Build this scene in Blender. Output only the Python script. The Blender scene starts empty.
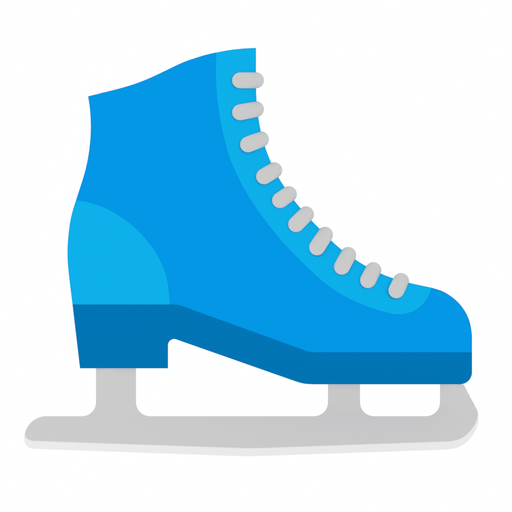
import bpy, math
from mathutils import Vector
from mathutils.geometry import delaunay_2d_cdt

C = bpy.context.scene.collection
S = 0.00072                                  # metres per drawing unit
def W3(x, y, py): return ((x-256)*S, y*S, (456-py)*S)

# ------------------------------------------------------------ materials
def lin(c):
    c /= 255
    return c/12.92 if c <= .04045 else ((c+.055)/1.055)**2.4
def mat(name, rgb, scale=900, bump=.04, var=.01):
    m = bpy.data.materials.new(name); m.use_nodes = True
    nt = m.node_tree; b = nt.nodes['Principled BSDF']
    b.inputs['Specular IOR Level'].default_value = 0.0
    b.inputs['Roughness'].default_value = .8
    tc = nt.nodes.new('ShaderNodeTexCoord'); n = nt.nodes.new('ShaderNodeTexNoise')
    n.inputs['Scale'].default_value = scale; n.inputs['Detail'].default_value = 3
    nt.links.new(tc.outputs['Object'], n.inputs['Vector'])
    r = nt.nodes.new('ShaderNodeMix'); r.data_type = 'RGBA'
    col = [lin(c) for c in rgb]
    r.inputs[6].default_value = [c*(1-var) for c in col]+[1]
    r.inputs[7].default_value = [min(1, c*(1+var)) for c in col]+[1]
    nt.links.new(n.outputs[0], r.inputs[0]); nt.links.new(r.outputs[2], b.inputs['Base Color'])
    if bump:
        bp = nt.nodes.new('ShaderNodeBump'); bp.inputs['Strength'].default_value = bump
        bp.inputs['Distance'].default_value = .0003
        nt.links.new(n.outputs[0], bp.inputs['Height']); nt.links.new(bp.outputs[0], b.inputs['Normal'])
    return m
M = dict(
    blue=mat('blue_leather', (3, 151, 230)),
    light=mat('light_blue_leather', (13, 176, 234)),
    dark=mat('dark_blue_sole', (1, 117, 181)),
    grey=mat('grey_steel', (205, 204, 204), bump=0),
    pale=mat('pale_ground_steel', (236, 236, 234), bump=0),
    lace=mat('grey_lace', (203, 203, 203), scale=1500),
    white=mat('white_paper', (255, 255, 255), bump=0, var=0))

# ------------------------------------------------------------ curves
def cr(pts, step=2.0, smooth=2):
    P = [pts[0]]+list(pts)+[pts[-1]]; out = []
    for i in range(1, len(P)-2):
        a, b, c, d = P[i-1:i+3]
        if i == 1: a = (2*b[0]-c[0], 2*b[1]-c[1])
        if i == len(P)-3: d = (2*c[0]-b[0], 2*c[1]-b[1])
        n = max(1, round(math.dist(b, c)/step))
        for k in range(n):
            t = k/n
            out.append(tuple(.5*((2*b[j])+(-a[j]+c[j])*t+(2*a[j]-5*b[j]+4*c[j]-d[j])*t*t+(-a[j]+3*b[j]-3*c[j]+d[j])*t**3) for j in (0, 1)))
    out.append(tuple(pts[-1]))
    for _ in range(smooth*2):                # take the jitter of reading out of the curve
        out = [out[0]]+[tuple((out[i-1][j]+2*out[i][j]+out[i+1][j])/4 for j in (0, 1)) for i in range(1, len(out)-1)]+[out[-1]]
    return out
def line(a, b, step=3.0):
    n = max(1, round(math.dist(a, b)/step))
    return [(a[0]+(b[0]-a[0])*k/n, a[1]+(b[1]-a[1])*k/n) for k in range(n+1)]
def arc(cx, cy, r, a0, a1, n=10):
    return [(cx+r*math.cos(math.radians(a0+(a1-a0)*k/n)), cy+r*math.sin(math.radians(a0+(a1-a0)*k/n))) for k in range(n+1)]
def join(*segs):
    out = []
    for s in segs:
        for p in s:
            if not out or math.dist(out[-1], p) > .05: out.append(p)
    if math.dist(out[0], out[-1]) < .05: out.pop()
    return out
R = lambda l: list(reversed(l))

FT = (216.1, 52.6)                            # collar meets lace facing
HP = (76.0, 200.2)                            # heel counter meets the back seam
FB = (431.8, 287.7)                           # lace facing meets the toe
collar_a = cr([(88, 96.3), (104, 92.4), (120, 88.4), (135, 84), (147.5, 79.2), (160, 73.5), (172.5, 67.4), (182, 62.9), (192.5, 59), (205, 55.2), FT])
collar_b = cr([FT, (230, 50.1), (242.5, 48.7), (256, 48)])
back_a = cr([(88, 96.3), (89.6, 106), (90.6, 118), (90.8, 130), (90, 143), (88, 158), (84.9, 172), (80.6, 186), HP])
back_b = cr([HP, (72.6, 211), (70, 222.5), (68.2, 237.5), (67.4, 253), (68.2, 268), (70.2, 286), (72.5, 304.5)])
front_a = line((256, 48), (256, 86))+cr([(256, 87), (256.6, 101), (258.3, 117), (261, 132), (265, 146.6), (270.8, 162), (278, 176.6), (285.3, 188), (293.7, 199.8), (301.5, 209.3), (311.2, 220.2), (319.5, 228.6), (331.3, 240.6), (342, 250), (355.5, 259.6), (366.5, 266.4), (381, 273.6), (392.5, 278), (408.8, 282.7), (420, 285.2), FB])[1:]
front_b = cr([FB, (444, 291.8), (456, 300.2), (464.6, 310.5), (470, 322.5), (472, 335)])+line((472, 336), (472, 352.3))
facing_in = cr([FT, (216, 75), (216.8, 92.5), (219, 112.5), (223, 133), (229.9, 158.4), (240, 181.1), (250, 198.8), (262.5, 217), (278, 236.6), (290.5, 250.6), (305, 265), (320, 279), (335, 290.4), (352.5, 300.3), (370, 307.5), (386, 312.3), (397.5, 314.4), (408, 313.2), (417.8, 308.6), (426.3, 300), FB])
counter_in = cr([HP, (88, 202.2), (100.5, 206.1), (115, 213.1), (130, 223.5), (142.5, 235.3), (152.8, 248), (161.3, 262.8), (167.3, 280.5), (170, 304.5)])
sole_top_a = line((72.5, 304.5), (170, 304.5))
sole_top_b = line((170, 304.5), (174, 304.5))+cr([(175, 304.6), (179, 305.3), (183, 306.6)], 1, 0)+line((186, 307.6), (304, 350.2))+cr([(306, 350.9), (310, 352), (315, 352.3)], 1, 0)+line((318, 352.3), (472, 352.3))
heel_line = line((72.5, 304.5), (80, 368.3))
toe_line = line((472, 352.3), (472, 372.3))+arc(460, 372.3, 12, 0, 90)
sole_bot = line((460, 384.3), (314, 384.3))+cr([(313, 384.3), (304, 383.6), (296, 381.5)], 1.5, 0)+line((294, 380.8), (178.5, 340.2))+arc(174.2, 345.2, 6.2, -62, -180)+line((168, 346), (168, 368.3))+line((168, 368.3), (80, 368.3))

LEFT = back_a+back_b+heel_line
RIGHT = front_a+front_b+[(472, 352.3), (472, 400)]
def segs(poly): return [(poly[i], poly[i+1]) for i in range(len(poly)-1) if poly[i] != poly[i+1]]
SIL = segs(LEFT)+segs(RIGHT)
def sdist(p, a, b):
    dx, dy = b[0]-a[0], b[1]-a[1]
    t = max(0, min(1, ((p[0]-a[0])*dx+(p[1]-a[1])*dy)/(dx*dx+dy*dy)))
    return math.hypot(p[0]-a[0]-t*dx, p[1]-a[1]-t*dy)
def D(p): return min(sdist(p, a, b) for a, b in SIL)
def interp(x, tab):
    if x <= tab[0][0]: return tab[0][1]
    for (a, u), (b, v) in zip(tab, tab[1:]):
        if x <= b:
            t = (x-a)/(b-a); t = t*t*(3-2*t); return u+(v-u)*t
    return tab[-1][1]
RAD = 58
def width(p):
    lo = interp(p[0], [(72, 46), (170, 43), (240, 44), (330, 50), (400, 54), (472, 53)])
    sh = interp(p[1], [(50, 52), (110, 48), (200, 43), (300, 46)])
    t = interp(p[1], [(170, 0), (310, 1)])
    return sh*(1-t)+lo*t
def prof(d):
    q = 1-min(1, max(0, d/RAD)); return math.sqrt(max(0, 1-q*q))
def H(p):
    d = D(p)
    return 0 if d < .02 else width(p)*prof(d)
def top_y(x): return 304.5 if x < 175 else (352.3 if x > 311 else 304.5+(x-175)*47.8/136)
def H_sole(p):
    d = D(p)
    if d < .02: return 0
    u = (p[1]-top_y(p[0]))/interp(p[0], [(168, 64), (300, 32)])
    k = 1-.62*max(0, min(1, u))**1.3
    return width(p)*prof(d)*k+.2*min(1, d/2)
def raised(amount): return lambda p: (lambda d: 0 if d < .02 else width(p)*prof(d)+amount*min(1, d/3))(D(p))

# ------------------------------------------------------------ sheet builder
def inside(p, poly):
    r = False; j = len(poly)-1
    for i in range(len(poly)):
        a, b = poly[i], poly[j]
        if (a[1] > p[1]) != (b[1] > p[1]) and p[0] < (b[0]-a[0])*(p[1]-a[1])/(b[1]-a[1])+a[0]: r = not r
        j = i
    return r
RINGS = (.12, .5, 1.2, 2.2, 3.6, 5.5, 8, 11.5)
def body(name, outline, hf, m, parent, rings=(), rimmed=(), grid=6.5, walls=False, thick=0, smooth=True):
    """one closed or shell body: the outline seen from the side, with its half-width hf at every point on both sides"""
    n = len(outline)
    bs = [(outline[i], outline[(i+1) % n]) for i in range(n)]
    pts = []
    for src in rings:
        for off in RINGS:
            for a, b in zip(src, src[1:]):
                L = math.dist(a, b)
                if L < 1e-6: continue
                mx, my = (a[0]+b[0])/2, (a[1]+b[1])/2
                for sg in (1, -1):
                    q = (mx-sg*(b[1]-a[1])/L*off, my+sg*(b[0]-a[0])/L*off)
                    if inside(q, outline) and min(sdist(q, *s) for s in bs) > off*.9: pts.append(q)
    x0, x1 = min(p[0] for p in outline), max(p[0] for p in outline)
    y0, y1 = min(p[1] for p in outline), max(p[1] for p in outline)
    j = 0; y = y0+grid/2
    while y < y1:
        x = x0+grid*(.5 if j % 2 else 0)
        while x < x1:
            q = (x, y)
            if inside(q, outline):
                d = min(sdist(q, *s) for s in bs)
                lim = 13 if (rings and D(q) < 13.5 and d < D(q)+.01) else grid*.4
                if d > lim: pts.append(q)
            x += grid
        y += grid*.87; j += 1
    vin = [Vector(p) for p in outline]+[Vector(p) for p in pts]
    vo, eo, fo, *_ = delaunay_2d_cdt(vin, [(i, (i+1) % n) for i in range(n)], [list(range(n))], 1, 1e-5)
    V, F = [], []
    fr, bk = {}, {}
    for i, v in enumerate(vo):
        h = hf((v[0], v[1]))
        fr[i] = len(V); V.append(W3(v[0], -h, v[1]))
        if h == 0: bk[i] = fr[i]
        else: bk[i] = len(V); V.append(W3(v[0], h, v[1]))
    cnt = {}; sil = {fr[i] for i in fr if fr[i] == bk[i]}
    for f in fo:
        a, b, c = (vo[k] for k in f)
        if abs((b-a).cross(c-a)) < 1e-7: continue
        t = [fr[k] for k in f]; u = [bk[k] for k in f]
        if (b-a).cross(c-a) > 0: t.reverse()
        else: u.reverse()
        F.append(t)
        if sorted(u) != sorted(t): F.append(u)
        for k in range(3):
            e = (f[k], f[(k+1) % 3]); key = tuple(sorted(e)); cnt.setdefault(key, []).append(e if (b-a).cross(c-a) > 0 else e[::-1])
    if walls:
        for k, es in cnt.items():
            if len(es) == 1:
                a, b = es[0]
                q = []
                for i in (fr[a], fr[b], bk[b], bk[a]):
                    if i not in q: q.append(i)
                if len(q) > 2: F.append(q)
    me = bpy.data.meshes.new(name); me.from_pydata(V, [], F); me.validate(); me.update()
    me.polygons.foreach_set('use_smooth', [smooth and len(p.vertices) == 3 for p in me.polygons])
    edge = set()
    for k, es in cnt.items():                # creased rim: its side wall must not bend the face's normals
        if len(es) == 1: edge |= {tuple(sorted((fr[k[0]], fr[k[1]]))), tuple(sorted((bk[k[0]], bk[k[1]])))}
    at = me.attributes.new('sharp_edge', 'BOOLEAN', 'EDGE')
    for e in me.edges:
        k = tuple(sorted(e.vertices))
        at.data[e.index].value = k in edge and not (hf is not None and k[0] in sil and k[1] in sil)
    me.materials.append(m)
    o = bpy.data.objects.new(name, me); C.objects.link(o); o.parent = parent
    if thick:
        s = o.modifiers.new('leather', 'SOLIDIFY'); s.thickness = thick*S; s.offset = -1
    return o

# ------------------------------------------------------------ the skate
skate = bpy.data.objects.new('ice_skate', None); C.objects.link(skate)
skate['label'] = 'bright blue lace-up figure skate with light blue heel and facing, grey laces and steel blade'
skate['category'] = 'ice skate'

main = join(collar_a, facing_in, front_b, R(sole_top_b), R(counter_in), R(back_a))
body('boot_upper', main, H, M['blue'], skate, rings=(back_a, front_b), thick=2.5)
body('heel_counter', join(back_b, sole_top_a, R(counter_in)), raised(.18), M['light'], skate, rings=(back_b,), thick=3.0)
body('lace_facing', join(collar_b, front_a, R(facing_in)), raised(.18), M['light'], skate, rings=(front_a,), thick=1.6)
body('sole', join(sole_top_a, sole_top_b, toe_line, sole_bot, R(heel_line)), H_sole, M['dark'], skate, rings=(heel_line, toe_line), grid=5, walls=True)

# laces: flat cords that hug the facing, come over its front edge and go down the other side
LACES = [((240, 80.3), (256, 80.3)), ((240, 112.3), (256, 109.2)), ((248, 144.4), (261, 139.3)), ((264, 176.4), (274.3, 170.2)),
         ((280, 200.2), (288.9, 194.1)), ((296.1, 224.2), (306, 214.3)), ((317, 247.4), (325, 234.7)), ((341.9, 266.8), (348.2, 254.9)),
         ((368, 280.2), (373.3, 270.1)), ((396.4, 290.4), (401, 280.9))]
whole = join(collar_a, collar_b, front_a, front_b, R(sole_top_b), R(sole_top_a), R(back_b), R(back_a))
def lace(A, B):
    L = math.dist(A, B); ax = ((B[0]-A[0])/L, (B[1]-A[1])/L); tv = (-ax[1], ax[0])
    c = max(.6, D(A)/L)*.94; wA = width(A)
    ss = []
    for k in range(9): ss.append(-8*math.cos(math.pi/2*k/8))          # rounded end
    for k in range(1, 17): ss.append(L*(1-(1-k/16)**2))
    side = []
    for s in ss:
        y = wA*prof((L-s)*c)
        if s < .95*L:
            ym = y
            for o in (-6, 0, 6): ym = max(ym, H((A[0]+ax[0]*s+tv[0]*o, A[1]+ax[1]*s+tv[1]*o)) if inside((A[0]+ax[0]*s+tv[0]*o, A[1]+ax[1]*s+tv[1]*o), whole) else 0)
            y += (ym-y)*interp(s/L, [(.4, 1), (.95, 0)])
        y += .7*min(1, (L-s)/3)
        w = 8*math.sqrt(max(0, 1-(min(0, s)/8)**2))
        th = 1.7+6.3*max(0, s/L)**2.5 if s > 0 else 1.7*math.sqrt(max(0, 1-(s/8)**2))
        side.append((s, y, max(w, .05), max(th, .05)))
    full = side+[(s, -y, w, th) for s, y, w, th in reversed(side[:-1])]
    V, F = [], []; N = 28
    for i, (s, y, w, th) in enumerate(full):
        a = full[max(0, i-1)]; b = full[min(len(full)-1, i+1)]
        ts, ty = b[0]-a[0], b[1]-a[1]; l = math.hypot(ts, ty); ts /= l; ty /= l
        ns, ny = -ty, ts
        for k in range(N):
            t = 2*math.pi*k/N
            u = w*math.cos(t); v = th*math.sin(t)
            q = (s+ns*v)
            V.append(W3(A[0]+ax[0]*q+tv[0]*u, -(y+ny*v), A[1]+ax[1]*q+tv[1]*u))
    for i in range(len(full)-1):
        for k in range(N):
            F.append((i*N+k, i*N+(k+1) % N, (i+1)*N+(k+1) % N, (i+1)*N+k))
    F.append(tuple(range(N))); F.append(tuple((len(full)-1)*N+k for k in range(N)))
    me = bpy.data.meshes.new('lace'); me.from_pydata(V, [], F); me.validate(); me.update()
    me.polygons.foreach_set('use_smooth', [True]*len(me.polygons)); me.materials.append(M['lace'])
    o = bpy.data.objects.new('lace', me); C.objects.link(o); o.parent = skate
for A, B in LACES: lace(A, B)

# blade: grey plate with three posts, pale ground edge along its foot
grey_low = cr([(24.8, 433.9), (26, 436.9), (28.6, 439.2), (32.5, 440.6)], 1, 0)+line((36, 440.7), (230, 447.4))+cr([(233, 447.5), (247, 447.9), (262, 447.8)], 2, 0)+line((265, 447.7), (450, 441.1))+cr([(451.5, 441), (461.3, 438), (469.6, 431.3), (475.3, 423), (478, 414.8)], 1.5, 0)
plate = join(grey_low, R(cr([(463.6, 384.4), (470, 396.6), (476.3, 408.4), (477.6, 411.6), (478, 414.8)], 1.5, 0)),
             line((463.6, 384.4), (440, 384.4)), line((440, 384.4), (440, 402.2)), arc(426, 402.2, 14, 0, 90),
             line((426, 416.2), (374, 416.2)), arc(374, 402.2, 14, 90, 180), line((360, 402.2), (360, 384.4)), line((360, 384.4), (328, 384.4)),
             line((328, 384.4), (328, 402.2)), arc(314, 402.2, 14, 0, 90), line((314, 416.2), (150, 416.2)), arc(150, 402.2, 14, 90, 180),
             line((136, 402.2), (136, 368.4)), line((136, 368.4), (96, 368.4)), line((96, 368.4), (96, 402.2)), arc(82, 402.2, 14, 0, 90),
             line((82, 416.2), (46.4, 416.2)), arc(46.4, 438.2, 22, 270, 191.2, 20))
def H_plate(p):
    if p[1] > 414: return 3.6
    top = 368.4 if p[0] < 200 else 384.4
    return min(3.6+10.5*((414-p[1])/(414-top))**1.8, max(3.6, H_sole((p[0], top))-1))
blade = body('blade', plate, H_plate, M['grey'], skate, grid=5, walls=True, smooth=False)
edge_low = cr([(24.8, 433.9), (24.2, 437.5), (24.3, 441), (25.8, 444.8), (28.6, 447.4), (32, 448.7)], 1, 0)+line((36, 448.9), (228, 455.8))+cr([(230, 455.9), (247, 456.2), (264, 455.9)], 2, 0)+line((266, 455.8), (446, 449.6))+cr([(448, 449.5), (457.5, 447.6), (466.5, 442.3), (474, 433.3), (477.8, 424.6), (478.2, 419), (478, 414.8)], 1.5, 0)
body('blade_edge', join(edge_low, R(grey_low)), lambda p: 3.0, M['pale'], skate, grid=5, walls=True, smooth=False)

# ------------------------------------------------------------ plain white backdrop, well behind the skate
def board(name, x0, x1, y0, y1, z0, z1, m):
    V = [(x, y, z) for x in (x0, x1) for y in (y0, y1) for z in (z0, z1)]
    F = [(0, 1, 3, 2), (4, 6, 7, 5), (0, 4, 5, 1), (2, 3, 7, 6), (0, 2, 6, 4), (1, 5, 7, 3)]
    me = bpy.data.meshes.new(name); me.from_pydata(V, [], F); me.materials.append(m)
    o = bpy.data.objects.new(name, me); C.objects.link(o); return o
bd = board('backdrop', -3, 3, 1.6, 1.62, -3, 3, M['white']); bd['kind'] = 'structure'

# ------------------------------------------------------------ even white studio light, camera
sc = bpy.context.scene
w = bpy.data.worlds.new('World'); sc.world = w; w.use_nodes = True
bg = w.node_tree.nodes['Background']; bg.inputs[0].default_value = (1, 1, 1, 1); bg.inputs[1].default_value = 1.0
sc.view_settings.view_transform = 'Standard'; sc.view_settings.look = 'None'; sc.view_settings.gamma = 1
sc.view_settings.exposure = 0
cam = bpy.data.cameras.new('camera'); cam.type = 'ORTHO'; cam.ortho_scale = 512*S; cam.clip_end = 50; cam.clip_start = .01
co = bpy.data.objects.new('camera', cam); C.objects.link(co)
co.location = (0, -1.5, 200*S); co.rotation_euler = (math.radians(90), 0, 0)
sc.camera = co
sc.cycles.max_bounces = 12; sc.cycles.diffuse_bounces = 8
